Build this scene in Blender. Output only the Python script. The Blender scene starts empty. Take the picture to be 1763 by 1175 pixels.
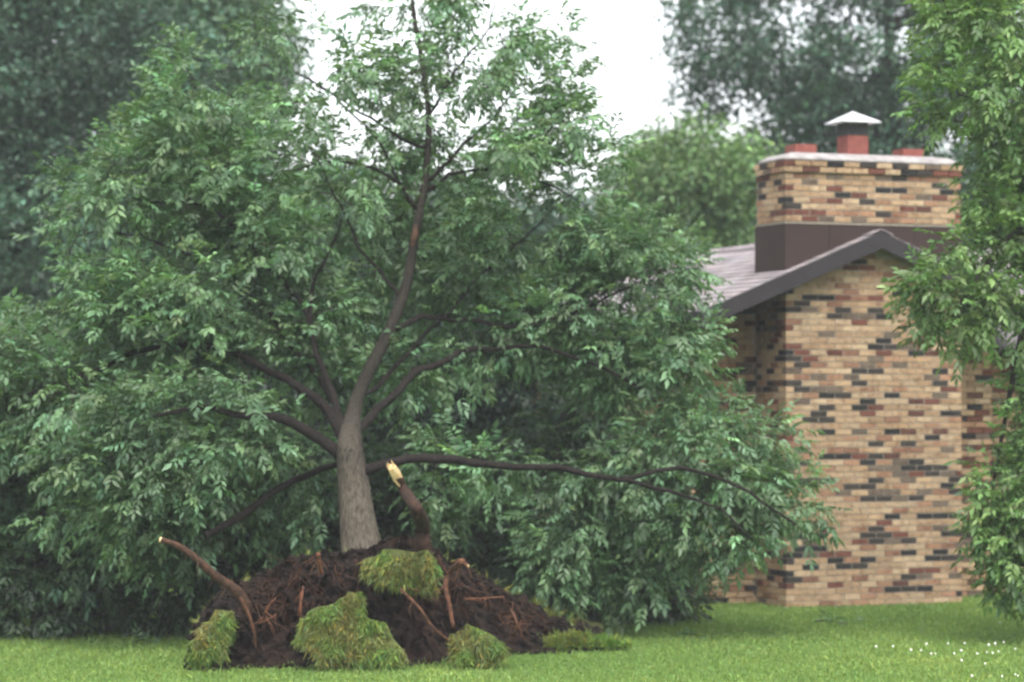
import bpy, math, random
import numpy as np
from mathutils import Vector, Matrix, noise

# ------------------------------------------------------------------ camera, world, sun
SC = bpy.context.scene
COL = SC.collection
R = math.radians
F = 4750.0; CX, CY = 881.5, 587.5; H = 2.35; PITCH = math.atan(92.5 / F)
cam_d = bpy.data.cameras.new('camera'); cam = bpy.data.objects.new('camera', cam_d); COL.objects.link(cam)
cam.location = (0, 0, H); cam.rotation_euler = (math.pi / 2 + PITCH, 0, 0)
cam_d.sensor_width = 36; cam_d.lens = 36 * F / 1763; cam_d.clip_start = .5; cam_d.clip_end = 2000
cam_d.dof.use_dof = True; cam_d.dof.focus_distance = 17.5; cam_d.dof.aperture_fstop = 2.0
cam_d.dof.aperture_blades = 0
SC.camera = cam

W = bpy.data.worlds.new('World'); SC.world = W; W.use_nodes = True
SUN_EL, SUN_AZ = 58, 172        # high sun behind thin overcast, over the photographer's shoulder
nt = W.node_tree; nt.nodes.clear()
sky = nt.nodes.new('ShaderNodeTexSky'); sky.sky_type = 'NISHITA'; sky.sun_disc = False
sky.sun_elevation = R(SUN_EL); sky.sun_rotation = R(SUN_AZ)
sky.air_density = 1.0; sky.dust_density = 3.0; sky.ozone_density = 1.0
hs = nt.nodes.new('ShaderNodeHueSaturation'); hs.inputs['Saturation'].default_value = .22
bg = nt.nodes.new('ShaderNodeBackground'); bg.inputs['Strength'].default_value = .15
wo = nt.nodes.new('ShaderNodeOutputWorld')
nt.links.new(sky.outputs[0], hs.inputs['Color']); nt.links.new(hs.outputs[0], bg.inputs['Color']); nt.links.new(bg.outputs[0], wo.inputs['Surface'])

sun_d = bpy.data.lights.new('sun', 'SUN'); sun = bpy.data.objects.new('sun', sun_d); COL.objects.link(sun)
sun_d.energy = .9; sun_d.angle = R(35); sun_d.color = (1, .97, .93)
az = R(SUN_AZ)
to_sun = Vector((math.sin(az) * math.cos(R(SUN_EL)), math.cos(az) * math.cos(R(SUN_EL)), math.sin(R(SUN_EL))))
sun.rotation_euler = to_sun.to_track_quat('Z', 'Y').to_euler(); sun.location = (0, 0, 30)

SC.view_settings.view_transform = 'Standard'; SC.view_settings.look = 'None'
SC.view_settings.gamma = 1; SC.view_settings.exposure = 1.7
SC.render.engine = 'CYCLES'
SC.cycles.max_bounces = 8; SC.cycles.transmission_bounces = 6; SC.cycles.diffuse_bounces = 4
SC.cycles.use_denoising = True
SC.cycles.volume_bounces = 0

random.seed(7); rng = np.random.default_rng(7)

# ------------------------------------------------------------------ helpers
def P(x, y, Y):
    """photo pixel at depth Y metres from the camera -> world point"""
    fx, fy = (x - CX) / F, (CY - y) / F
    d = Vector((fx, math.cos(PITCH) - fy * math.sin(PITCH), math.sin(PITCH) + fy * math.cos(PITCH)))
    t = Y / d.y
    return Vector((d.x * t, Y, H + d.z * t))
def G(x, y, z=0.0):
    """photo pixel -> point on level ground"""
    fx, fy = (x - CX) / F, (CY - y) / F
    d = Vector((fx, math.cos(PITCH) - fy * math.sin(PITCH), math.sin(PITCH) + fy * math.cos(PITCH)))
    t = (z - H) / d.z
    return Vector((d.x * t, d.y * t, z))
def Pn(a):                    # array version, a = (n,3) of px x, px y, depth
    fx, fy = (a[:, 0] - CX) / F, (CY - a[:, 1]) / F
    dy = math.cos(PITCH) - fy * math.sin(PITCH); dz = math.sin(PITCH) + fy * math.cos(PITCH)
    t = a[:, 2] / dy
    return np.stack([fx * t, a[:, 2], H + dz * t], 1)
def to_px(p):
    dy, dz = p[1], p[2] - H
    dep = dy * math.cos(PITCH) + dz * math.sin(PITCH); up = dz * math.cos(PITCH) - dy * math.sin(PITCH)
    return CX + F * p[0] / dep, CY - F * up / dep

def empty(name, loc=(0, 0, 0), rz=0):
    o = bpy.data.objects.new(name, None); COL.objects.link(o); o.location = loc; o.rotation_euler = (0, 0, rz)
    o.empty_display_size = .2
    return o
def tag(o, label=None, cat=None, group=None, kind=None):
    if label: o['label'] = label
    if cat: o['category'] = cat
    if group: o['group'] = group
    if kind: o['kind'] = kind
    return o
def world_of(o):
    return o.matrix_basis.copy() if o.parent is None else world_of(o.parent) @ o.matrix_parent_inverse @ o.matrix_basis
def link(name, me, parent=None):
    o = bpy.data.objects.new(name, me); COL.objects.link(o)
    if parent is not None:
        o.parent = parent
        o.matrix_parent_inverse = world_of(parent).inverted()      # children are given in world coordinates
    return o

class MB:
    """collects verts / faces / a per-vertex colour, builds one mesh"""
    def __init__(s): s.v = []; s.f = []; s.c = []; s.n = 0; s.m = []
    def add(s, v, f, c=(1, 1, 1), m=0):
        s.v.extend([tuple(p) for p in v]); s.f.extend([tuple(i + s.n for i in q) for q in f])
        s.c.extend([c] * len(v)); s.n += len(v); s.m.extend([m] * len(f))
    def box(s, x0, x1, y0, y1, z0, z1, c=(1, 1, 1), M=None, m=0):
        v = [Vector(p) for p in ((x0, y0, z0), (x1, y0, z0), (x1, y1, z0), (x0, y1, z0), (x0, y0, z1), (x1, y0, z1), (x1, y1, z1), (x0, y1, z1))]
        if M is not None: v = [M @ p for p in v]
        s.add(v, [(0, 3, 2, 1), (4, 5, 6, 7), (0, 1, 5, 4), (1, 2, 6, 5), (2, 3, 7, 6), (3, 0, 4, 7)], c, m)
    def tube(s, pts, rad, n=8, c=(1, 1, 1), rough=0.0, cap=True):
        pts = [Vector(p) for p in pts]; k = len(pts); vs = []; ref = Vector((.31, .17, .93)).normalized()
        for i, p in enumerate(pts):
            t = (pts[min(i + 1, k - 1)] - pts[max(i - 1, 0)]).normalized()
            a = t.cross(ref)
            if a.length < .2: a = t.cross(Vector((1, 0, 0)))
            a.normalize(); b = t.cross(a)
            for j in range(n):
                an = 2 * math.pi * j / n
                r = rad[i] * (1 + rough * noise.noise(Vector((p.x * 7 + j * 1.7, p.y * 7, p.z * 7))))
                vs.append(p + (a * math.cos(an) + b * math.sin(an)) * r)
        fs = [(i * n + j, i * n + (j + 1) % n, (i + 1) * n + (j + 1) % n, (i + 1) * n + j) for i in range(k - 1) for j in range(n)]
        if cap: fs += [tuple(range(n))[::-1], tuple((k - 1) * n + j for j in range(n))]
        s.add(vs, fs, c)
    def mesh(s, name, mats, smooth=False):
        me = bpy.data.meshes.new(name); me.from_pydata(s.v, [], s.f)
        ca = me.color_attributes.new('tint', 'FLOAT_COLOR', 'POINT')
        arr = np.ones((s.n, 4), np.float32); arr[:, :3] = np.array(s.c, np.float32).reshape(-1, 3) if s.n else 1
        ca.data.foreach_set('color', arr.ravel())
        for mt in (mats if isinstance(mats, (list, tuple)) else [mats]): me.materials.append(mt)
        if any(s.m): me.polygons.foreach_set('material_index', s.m)
        if smooth: me.polygons.foreach_set('use_smooth', [True] * len(me.polygons))
        return me
    def build(s, name, mats, parent=None, smooth=False): return link(name, s.mesh(name, mats, smooth), parent)

def np_mesh(name, V, T, tint, mat, nper=3):
    """big triangle mesh straight from numpy; tint is one rgb per vertex"""
    me = bpy.data.meshes.new(name)
    V = np.ascontiguousarray(V, np.float32); T = np.ascontiguousarray(T, np.int32)
    me.vertices.add(len(V)); me.vertices.foreach_set('co', V.ravel())
    me.loops.add(T.size); me.loops.foreach_set('vertex_index', T.ravel())
    me.polygons.add(len(T)); me.polygons.foreach_set('loop_start', np.arange(0, T.size, nper, dtype=np.int32))
    me.update(calc_edges=True)
    ca = me.color_attributes.new('tint', 'FLOAT_COLOR', 'POINT')
    arr = np.ones((len(V), 4), np.float32); arr[:, :3] = tint
    ca.data.foreach_set('color', arr.ravel())
    me.materials.append(mat)
    return me

# ------------------------------------------------------------------ materials
def mat(name):
    m = bpy.data.materials.new(name); m.use_nodes = True
    n = m.node_tree; return m, n, n.nodes['Principled BSDF'], n.nodes['Material Output']
def noise_node(n, scale, detail=4, rough=.55, vec=None):
    t = n.nodes.new('ShaderNodeTexNoise'); t.inputs['Scale'].default_value = scale; t.inputs['Detail'].default_value = detail
    t.inputs['Roughness'].default_value = rough
    if vec is None:
        tc = n.nodes.new('ShaderNodeTexCoord'); vec = tc.outputs['Object']
    n.links.new(vec, t.inputs['Vector']); return t
def ramp(n, fac, stops):
    r = n.nodes.new('ShaderNodeValToRGB'); e = r.color_ramp.elements
    while len(e) < len(stops): e.new(.5)
    for el, (p, c) in zip(e, stops): el.position = p; el.color = (*c, 1)
    n.links.new(fac, r.inputs[0]); return r
def mul(n, a, b, mode='MULTIPLY', fac=1.0):
    x = n.nodes.new('ShaderNodeMix'); x.data_type = 'RGBA'; x.blend_type = mode; x.inputs[0].default_value = fac
    n.links.new(a, x.inputs[6]); n.links.new(b, x.inputs[7]); return x.outputs[2]
def bump(n, b, h, dist, strength=.6):
    k = n.nodes.new('ShaderNodeBump'); k.inputs['Strength'].default_value = strength; k.inputs['Distance'].default_value = dist
    n.links.new(h, k.inputs['Height']); n.links.new(k.outputs[0], b.inputs['Normal'])
def attr(n, name='tint'):
    a = n.nodes.new('ShaderNodeAttribute'); a.attribute_name = name; return a
def worn(name, c1, c2, scale, rough=.8, bd=.01, tinted=False, spec=.3, detail=6):
    m, n, b, o = mat(name); t = noise_node(n, scale, detail)
    r = ramp(n, t.outputs[0], [(.3, c1), (.7, c2)]); col = r.outputs[0]
    if tinted: col = mul(n, col, attr(n).outputs['Color'])
    n.links.new(col, b.inputs['Base Color']); b.inputs['Roughness'].default_value = rough
    b.inputs['Specular IOR Level'].default_value = spec
    if bd:
        t2 = noise_node(n, scale * 4, 4); bump(n, b, t2.outputs[0], bd)
    return m
def leaf_mat(name, trans=.38, rough=.42, spec=.45):
    m, n, b, o = mat(name); a = attr(n)
    n.links.new(a.outputs['Color'], b.inputs['Base Color']); b.inputs['Roughness'].default_value = rough
    b.inputs['Specular IOR Level'].default_value = spec
    tr = n.nodes.new('ShaderNodeBsdfTranslucent'); g = n.nodes.new('ShaderNodeRGB'); g.outputs[0].default_value = (1.15, 1.25, .6, 1)
    n.links.new(mul(n, a.outputs['Color'], g.outputs[0]), tr.inputs['Color'])
    mx = n.nodes.new('ShaderNodeMixShader'); mx.inputs[0].default_value = trans
    n.links.new(b.outputs[0], mx.inputs[1]); n.links.new(tr.outputs[0], mx.inputs[2]); n.links.new(mx.outputs[0], o.inputs['Surface'])
    return m
def bark_mat(name, c1, c2):
    m, n, b, o = mat(name); tc = n.nodes.new('ShaderNodeTexCoord'); mp = n.nodes.new('ShaderNodeMapping')
    mp.inputs['Scale'].default_value = (22, 22, 5); n.links.new(tc.outputs['Object'], mp.inputs[0])
    t = noise_node(n, 2.2, 8, .65, mp.outputs[0]); t2 = noise_node(n, 3, 4)
    r = ramp(n, t.outputs[0], [(.35, c1), (.65, c2)])
    r2 = ramp(n, t2.outputs[0], [(.35, (.75, .75, .72)), (.7, (1.15, 1.15, 1.1))])
    n.links.new(mul(n, mul(n, r.outputs[0], r2.outputs[0]), attr(n).outputs['Color']), b.inputs['Base Color']); b.inputs['Roughness'].default_value = .9
    b.inputs['Specular IOR Level'].default_value = .2
    bump(n, b, t.outputs[0], .03, .9); return m

M = {}
M['leaf'] = leaf_mat('leaf')
M['far_leaf'] = leaf_mat('far_leaf', .25, .5, .35)
M['grass'] = leaf_mat('grass_blade', .3, .5, .3)
M['bark'] = bark_mat('bark_grey', (.055, .045, .036), (.19, .165, .135))
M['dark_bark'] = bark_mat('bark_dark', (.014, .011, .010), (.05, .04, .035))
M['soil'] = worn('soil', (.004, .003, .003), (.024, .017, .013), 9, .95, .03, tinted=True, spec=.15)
M['root'] = worn('root_bark', (.014, .008, .005), (.105, .052, .030), 20, .85, .02, tinted=True)
M['wood'] = worn('split_wood', (.55, .36, .16), (.8, .62, .36), 30, .7, .01)
M['sod'] = worn('sod', (.04, .045, .012), (.09, .105, .03), 12, .95, .02)
m, n, b, o = mat('brick'); a = attr(n); gp = n.nodes.new('ShaderNodeNewGeometry').outputs['Position']; t = noise_node(n, 13, 6, .65, gp); t2 = noise_node(n, 75, 3, .55, gp); t3 = noise_node(n, .9, 5, .6, gp)
r1 = ramp(n, t.outputs[0], [(.33, (.62, .52, .45)), (.5, (1, 1, 1)), (.7, (1.12, 1.06, .98))])
c1 = mul(n, a.outputs['Color'], r1.outputs[0]); r2 = ramp(n, t2.outputs[0], [(.35, (.8, .78, .76)), (.6, (1.05, 1.05, 1.05))])
r3 = ramp(n, t3.outputs[0], [(.3, (.78, .77, .76)), (.55, (1, 1, 1)), (.75, (1.06, 1.06, 1.07))]); n.links.new(mul(n, mul(n, c1, r2.outputs[0]), r3.outputs[0]), b.inputs['Base Color']); b.inputs['Roughness'].default_value = .88; b.inputs['Specular IOR Level'].default_value = .25
bump(n, b, t2.outputs[0], .004, .8); M['brick'] = m
M['mortar'] = worn('mortar', (.21, .18, .14), (.30, .26, .21), 12, .95, .006)
M['crown'] = worn('chimney_crown', (.17, .155, .15), (.34, .315, .305), 7, .9, .01)
M['terracotta'] = worn('terracotta', (.15, .042, .034), (.23, .075, .058), 10, .8, .004)
M['metal_brown'] = worn('brown_metal', (.026, .0145, .012), (.034, .019, .016), 3, .65, .002, spec=.25)
m, n, b, o = mat('galvanised'); t = noise_node(n, 8, 4)
r1 = ramp(n, t.outputs[0], [(.3, (.6, .6, .62)), (.7, (.78, .78, .80))]); n.links.new(r1.outputs[0], b.inputs['Base Color'])
b.inputs['Metallic'].default_value = .55; b.inputs['Roughness'].default_value = .45; M['galv'] = m
M['mesh_metal'] = worn('mesh_metal', (.03, .03, .03), (.06, .06, .06), 20, .6, 0)
M['fascia'] = worn('fascia_paint', (.017, .0135, .0155), (.024, .0195, .022), 4, .6, .003)
M['soffit'] = worn('soffit_paint', (.055, .045, .042), (.075, .062, .058), 5, .75, .003)
M['shingle'] = worn('shingle', (.17, .15, .152), (.30, .265, .27), 30, .85, .004, tinted=True, spec=.4)
M['deck'] = worn('roof_deck', (.08, .07, .07), (.12, .11, .11), 8, .95, 0)
m, n, b, o = mat('lawn'); t = noise_node(n, .55, 5); t2 = noise_node(n, 14, 5)
r1 = ramp(n, t.outputs[0], [(.3, (.075, .135, .026)), (.7, (.10, .17, .034))]); r2 = ramp(n, t2.outputs[0], [(.3, (.6, .65, .6)), (.7, (1.2, 1.15, 1.1))])
n.links.new(mul(n, r1.outputs[0], r2.outputs[0]), b.inputs['Base Color']); b.inputs['Roughness'].default_value = .95; b.inputs['Specular IOR Level'].default_value = .1
bump(n, b, t2.outputs[0], .03, .8); M['lawn'] = m
M['petal'] = worn('clover_petal', (.6, .58, .5), (.8, .8, .76), 60, .8, 0)

# ------------------------------------------------------------------ ground
mb = MB(); xs = list(range(-400, 401, 50)); ys = list(range(-100, 701, 50))
mb.add([(x, y, 0) for y in ys for x in xs], [(j * len(xs) + i, j * len(xs) + i + 1, (j + 1) * len(xs) + i + 1, (j + 1) * len(xs) + i) for j in range(len(ys) - 1) for i in range(len(xs) - 1)])
tag(mb.build('lawn', M['lawn']), kind='structure')

# ------------------------------------------------------------------ house
PHI = R(20.5); C0 = G(1354, 1048); CO, SI = math.cos(PHI), math.sin(PHI)
HM = Matrix.Translation(C0) @ Matrix.Rotation(PHI, 4, 'Z')    # local: x = along the front to the right, y = into the house
house = empty('brick_house', C0, PHI)
tag(house, 'brown and tan brick house with low gable roof and wide exterior chimney', 'house')
def L(u, v, z): return HM @ Vector((u, v, z))
PU, PV, CH = .2032, .1016, .0677      # brick pitch, half pitch, course height
BW = 2.195                  # breast width
DEP = .75                             # breast depth
GAP = .0105
PAL = [((.335, .236, .146), 32), ((.305, .205, .122), 22), ((.365, .272, .176), 18), ((.275, .160, .098), 16), ((.205, .110, .070), 9),
       ((.12, .046, .032), 8), ((.085, .038, .028), 4), ((.115, .088, .066), 9), ((.034, .029, .026), 11), ((.017, .017, .017), 7)]
PC = [p[0] for p in PAL]; PW = [p[1] for p in PAL]
last = [0]
def pick():
    k = random.choices(range(len(PC)), PW)[0]
    if k in (8, 9, 7, 5) and random.random() < .3: last[0] = k
    if last[0] and random.random() < .35: k = last[0]; last[0] = 0
    return k
bricks = []       # (u0,u1,v0,v1,z0,z1, colour index, owner)
def course_front(u0, u1, v0, z, odd, owner, test=None, grow=0):
    x = u0 + (PV if odd else 0)
    while x < u1 - .02:
        e = min(x + PU - GAP, u1)
        if e - x > .04 and (test is None or test(x, e, z)): bricks.append((x - (grow if x == u0 else 0), e, v0 - grow, v0 + .092, z, z + CH - GAP, pick(), owner))
        x += PU
def course_side(uf, sgn, v0, v1, z, odd, owner, grow=0):
    y = v0 + (0 if odd else PV)
    while y < v1 - .02:
        e = min(y + PU - GAP, v1)
        if e - y > .04:
            a, bb = (uf, uf + .092) if sgn > 0 else (uf - .092, uf)
            bricks.append((a - (grow if sgn > 0 else 0), bb + (grow if sgn < 0 else 0), y - (grow if y == v0 else 0), e, z, z + CH - GAP, pick(), owner))
        y += PU
# gable roof line (underside) over the front
UP, ZP, SL, OV = 1.075, 4.16, .415, .20      # ridge position, ridge top height, slope, overhang before the breast
TH = .05
def roof_z(u): return ZP - SL * abs(u - UP)
under = lambda x, e, z: z + CH < min(roof_z(x), roof_z(e)) - .14
nc = int(4.05 / CH)
for i in range(nc):
    z = .012 + i * CH; odd = i % 2
    course_front(0, BW, 0, z, odd, 'breast', under)
    if z + CH < roof_z(.05) - .14: course_side(0, 1, 0, DEP, z, odd, 'breast')
    if z + CH < roof_z(BW - .05) - .14: course_side(BW, -1, 0 if odd else .0, DEP, z, odd, 'breast')
    # gable wall either side of the breast
    course_front(-.85, -.002, DEP, z, not odd, 'wall', under)
    course_front(BW + .004, 3.02, DEP, z, not odd, 'wall', under)
    if z < 2.8: course_front(3.04, 6, 1.25, z, odd, 'wall')
    if z < 2.9: course_side(-.85, 1, DEP, 5.6, z, not odd, 'wall')
# upper chimney
ZB, ZT = 4.27, 4.955
n_up = 10
for i in range(n_up):
    z = ZB + i * CH; odd = i % 2
    g = .032 if i in (8, 9) else 0
    course_front(0, BW, 0, z, odd, 'chimney', None, g)
    course_side(0, 1, 0, DEP, z, odd, 'chimney', g); course_side(BW, -1, 0, DEP, z, odd, 'chimney', g)
# sort out which 300 bricks are parts of their own: fully visible ones of the front faces
def visible(bk):
    u = (bk[0] + bk[1]) / 2; z = (bk[4] + bk[5]) / 2; x, y = to_px(L(u, bk[2], z))
    if bk[3] - bk[2] > .15 or bk[2] > .05: return 0
    if bk[1] - bk[0] < .15: return 0
    if bk[7] == 'chimney': return 2
    if bk[7] == 'breast' and 560 < y < 1030 and not (y < 640 and x > 1540) and x > 1360 + max(0, (y - 700) * .75 if y > 700 else 0) * (1 if y < 900 else 0) + (60 if y > 900 else 0): return 1
    return 0
score = [(visible(bk), random.random(), k) for k, bk in enumerate(bricks)]
chosen = set(k for s, _, k in sorted(score, reverse=True)[:300] if s > 0)
# mortar cores
def core(name, polys, parent, matn='mortar'):
    mb = MB()
    for (u0, u1, v0, v1, z0, z1) in polys: mb.box(u0, u1, v0, v1, z0, z1, M=HM)
    return mb.build(name, M[matn], parent)
I = .007
def prism(mb, pts, v0, v1):      # outline in (u,z) pushed along v
    k = len(pts); vs = [L(u, v0, z) for u, z in pts] + [L(u, v1, z) for u, z in pts]
    mb.add(vs, [tuple(range(k)), tuple(range(2 * k - 1, k - 1, -1))] + [(i, i + k, (i + 1) % k + k, (i + 1) % k) for i in range(k)])
mb = MB(); prism(mb, [(I, -.3), (BW - I, -.3), (BW - I, roof_z(BW) - .11), (UP, ZP - .11), (I, roof_z(0) - .11)], I, DEP + .04)
breast = mb.build('chimney_breast', M['mortar'], house)
mb = MB(); prism(mb, [(-.85 + I, -.3), (3.02 - I, -.3), (3.02 - I, roof_z(3.02) - .11), (UP, ZP - .12), (-.85 + I, roof_z(-.85) - .11)], DEP + .05, DEP + .25)
mb.box(-.85 + I, -.65, DEP + .26, 5.6, -.3, 3.05, M=HM); mb.box(2.82, 3.02 - I, DEP + .26, 3.0, -.3, 2.9, M=HM)
mb.box(3.03, 9.5, 1.3, 1.5, -.3, 2.9, M=HM); wall = mb.build('wall', M['mortar'], house)
tag(core('upper', [], house), None) if False else None
chim = core('chimney', [(I, BW - I, I, DEP - I, ZB - .01, ZB + n_up * CH - .004)], house)
own = {'breast': breast, 'wall': wall, 'chimney': chim}
shared = {}
rest = MB()
for k, (u0, u1, v0, v1, z0, z1, ci, ow) in enumerate(bricks):
    j = random.uniform(-.0025, .0025)
    f = random.uniform(.86, 1.12); col = tuple(c * f for c in PC[ci])
    if k in chosen:
        w, d, h = round(u1 - u0, 3), round(v1 - v0, 3), z1 - z0
        var = random.randrange(3); key = (w, d, ci, var)
        if key not in shared:
            ff = (.88, 1.0, 1.1)[var]; bm_ = MB(); e = .003
            bm_.box(e, w - e, 0, d, e, h - e, tuple(c * ff for c in PC[ci])); bm_.box(0, w, e, d - .002, 0, h, tuple(c * ff for c in PC[ci]))
            shared[key] = bm_.mesh('brick', M['brick'])
        o = bpy.data.objects.new('brick', shared[key]); COL.objects.link(o); o.parent = own[ow]
        o.matrix_parent_inverse = world_of(own[ow]).inverted(); o.matrix_basis = HM @ Matrix.Translation((u0, v0 + j, z0))
    else:
        rest.box(u0, u1, v0 + j, v1, z0, z1, col, HM)
tag(rest.build('brick_field', M['brick'], house), kind='stuff')
# brown metal cladding between roof and upper bricks
mb = MB(); g = .012
prism(mb, [(-g, roof_z(-g) - .03), (UP, ZP - .03), (BW + g, roof_z(BW + g) - .03), (BW + g, ZB - .014), (-g, ZB - .014)], -g, DEP + g); clad = mb.build('metal_cladding', M['metal_brown'], house)
mb = MB(); mb.box(-.02, BW + .02, -.02, DEP + .02, ZB - .03, ZB - .016, M=HM)
mb.build('drip_edge', M['mortar'], clad)
for u in (.53, 1.06, 1.6): 
    mb = MB(); mb.box(u, u + .012, -g - .006, -g - .0005, roof_z(u) - .02, ZB - .036, M=HM); mb.build('seam', M['metal_brown'], clad)
# mortar crown: sloped, rounded
mb = MB(); z0 = ZB + n_up * CH - .004; rings = []
for (ins, z) in ((-.02, z0), (-.02, z0 + .022), (.01, z0 + .045), (.10, z0 + .085), (.22, z0 + .105)):
    ring = []
    for (cu, cv, a0) in ((BW - .12, .12, -90), (BW - .12, DEP - .12, 0), (.12, DEP - .12, 90), (.12, .12, 180)):
        for s in range(5):
            an = R(a0 + 22.5 * s); rr = max(.12 - ins, .02)
            su = max(ins - .1, 0)
            ccu = cu - math.copysign(su, cu - BW / 2); ccv = cv - math.copysign(min(su, .2), cv - DEP / 2)
            ring.append(L(ccu + rr * math.cos(an), ccv + rr * math.sin(an), z + .008 * noise.noise(Vector((ccu * 5, ccv * 9, an)))))
    rings.append(ring)
vs = [p for r_ in rings for p in r_]; nn = len(rings[0]); fs = [(i * nn + j, i * nn + (j + 1) % nn, (i + 1) * nn + (j + 1) % nn, (i + 1) * nn + j) for i in range(len(rings) - 1) for j in range(nn)] + [tuple((len(rings) - 1) * nn + j for j in range(nn)), tuple(range(nn))[::-1]]
mb.add(vs, fs); mb.build('mortar_crown', M['crown'], chim, True)
zc = z0 + .09
def flue(u, h, w=.26):
    mb = MB(); t = .022; v = DEP / 2 + .02
    for (a0, a1, b0, b1) in ((-w / 2, w / 2, -w / 2, -w / 2 + t), (-w / 2, w / 2, w / 2 - t, w / 2), (-w / 2, -w / 2 + t, -w / 2 + t, w / 2 - t), (w / 2 - t, w / 2, -w / 2 + t, w / 2 - t)):
        mb.box(u + a0, u + a1, v + b0, v + b1, zc - .06, zc + h, M=HM)
    return mb.build('flue_tile', M['terracotta'], chim), v
flue(.385, .115); fm, v = flue(1.035, .235); flue(1.74, .105)
# rain cap on the middle flue
zt = zc + .235; u = 1.035; w = .235
mb = MB(); k = [L(u - w, v - w, zt + .155), L(u + w, v - w, zt + .155), L(u + w, v + w, zt + .155), L(u - w, v + w, zt + .155), L(u, v, zt + .285)]
lo = [p - Vector((0, 0, .012)) for p in k[:4]]
mb.add(k + lo, [(0, 1, 4), (1, 2, 4), (2, 3, 4), (3, 0, 4), (5, 6, 1, 0), (6, 7, 2, 1), (7, 8, 3, 2), (8, 5, 0, 3), (8, 7, 6, 5)])
mb.build('rain_cap', M['galv'], chim)
mb = MB(); q = .125
for i in range(15):
    s = -q + 2 * q * i / 14
    for (a, bb, c, d) in ((s, s, -q, -q), (s, s, q, q), (-q, -q, s, s), (q, q, s, s)):
        mb.box(u + a - .003, u + a + .003, v + c - .003, v + c + .003, zt - .01, zt + .16, M=HM)
for i in range(9):
    zz = zt + .012 + i * .018
    mb.box(u - q, u + q, v - q - .004, v - q + .002, zz, zz + .005, M=HM); mb.box(u - q, u + q, v + q - .002, v + q + .004, zz, zz + .005, M=HM)
    mb.box(u - q - .004, u - q + .002, v - q, v + q, zz, zz + .005, M=HM); mb.box(u + q - .002, u + q + .004, v - q, v + q, zz, zz + .005, M=HM)
mb.build('spark_screen', M['mesh_metal'], chim)
# roof: gable wing, hip at its rear, cross wing to the right
ROOF_END = 4.7; HALF = 2.2
mb = MB()
def slab(mb, pts, th=TH):
    k = len(pts); vs = [L(*p) for p in pts] + [L(p[0], p[1], p[2] - th) for p in pts]
    mb.add(vs, [tuple(range(k)), tuple(range(2 * k - 1, k - 1, -1))] + [(i, i + k, (i + 1) % k + k, (i + 1) % k) for i in range(k)])
zE = ZP - SL * HALF
slab(mb, [(UP, -OV, ZP), (UP - HALF, -OV, zE), (UP - HALF, ROOF_END + 1.3, zE), (UP, ROOF_END, ZP)])
slab(mb, [(UP + HALF, -OV, zE), (UP + .001, -OV, ZP - .001), (UP + .001, ROOF_END, ZP - .001), (UP + HALF, ROOF_END + 1.3, zE)])
slab(mb, [(UP, ROOF_END + .004, ZP - .002), (UP - HALF, ROOF_END + 1.31, zE), (UP + HALF, ROOF_END + 1.31, zE)])
RV, RZ = 3.6, ZP + .05
slab(mb, [(UP + .4, RV, RZ), (10, RV, RZ), (10, .75, RZ - .46 * 2.85), (UP + 1.2, .75, RZ - .46 * 2.85)])
slab(mb, [(10, RV + .002, RZ), (UP + .4, RV + .002, RZ), (UP + .4, RV + 3, RZ - .46 * 3), (10, RV + 3, RZ - .46 * 3)])
roof = mb.build('roof', M['deck'], house)
# shingles: tabs laid in overlapping courses
mb = MB()
def shingles(p0, along, up, n_al, n_up, ex=.143, w=.31, clip=None):
    al = Vector(along).normalized(); upv = Vector(up).normalized(); nrm = al.cross(upv)
    if nrm.z < 0: nrm = -nrm
    for i in range(n_up):
        off = (i % 3) * .11
        for j in range(-1, n_al):
            a0 = max(j * w + off, 0); a1 = min(j * w + off + w - .006, n_al * w)
            if a1 - a0 < .03: continue
            f = random.uniform(.72, 1.2); c = (f * random.uniform(.97, 1.06), f, f * random.uniform(.97, 1.03))
            ctr = Vector(p0) + al * (a0 + a1) / 2 + upv * i * ex
            if clip and not clip(ctr): continue
            q = [Vector(p0) + al * a + upv * (i * ex + s) + nrm * h for a, s, h in ((a0, 0, .014), (a1, 0, .014), (a1, ex + .02, .004), (a0, ex + .02, .004), (a0, 0, .003), (a1, 0, .003))]
            mb.add([L(*x) for x in q], [(0, 1, 2, 3), (4, 5, 1, 0), (4, 0, 3), (5, 2, 1)], c)
ll = math.hypot(HALF, SL * HALF)
nu = int(ll / .143); na = int((ROOF_END + 2.7 + OV) / .31)
shingles((UP - HALF, -OV - .01, zE), (0, 1, 0), (HALF, 0, SL * HALF), na, nu, clip=lambda p: p.y < ROOF_END + 1.3 - (p.x - UP + HALF) / HALF * 1.3)
shingles((UP + HALF, -OV - .01, zE), (0, 1, 0), (-HALF, 0, SL * HALF), na, nu, clip=lambda p: p.y < ROOF_END + 1.3 - (UP + HALF - p.x) / HALF * 1.3)
shingles((UP + .2, .73, RZ - .46 * 2.85), (1, 0, 0), (0, 2.85, .46 * 2.85), 24, 22, clip=lambda p: p.z > roof_z(p.x) + .01)
tag(mb.build('shingles', M['shingle'], roof), kind='stuff')
for j in range(int((ROOF_END + OV) / .2)):
    v0 = -OV - .012 + j * .2; f = random.uniform(.8, 1.15); mb = MB()
    for sg in (-1, 1):
        a = .15; hz = .018 + .006
        mb.add([L(UP, v0, ZP + hz + .008), L(UP, v0 + .23, ZP + hz - .004), L(UP + sg * a, v0 + .23, ZP + hz - .004 - a * SL), L(UP + sg * a, v0, ZP + hz + .008 - a * SL),
                L(UP, v0, ZP + hz - .004), L(UP + sg * a, v0, ZP + hz - .004 - a * SL)], [(0, 1, 2, 3), (0, 3, 5, 4)], (f, f * .97, f * .98))
    mb.build('ridge_cap', M['shingle'], roof)
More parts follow.
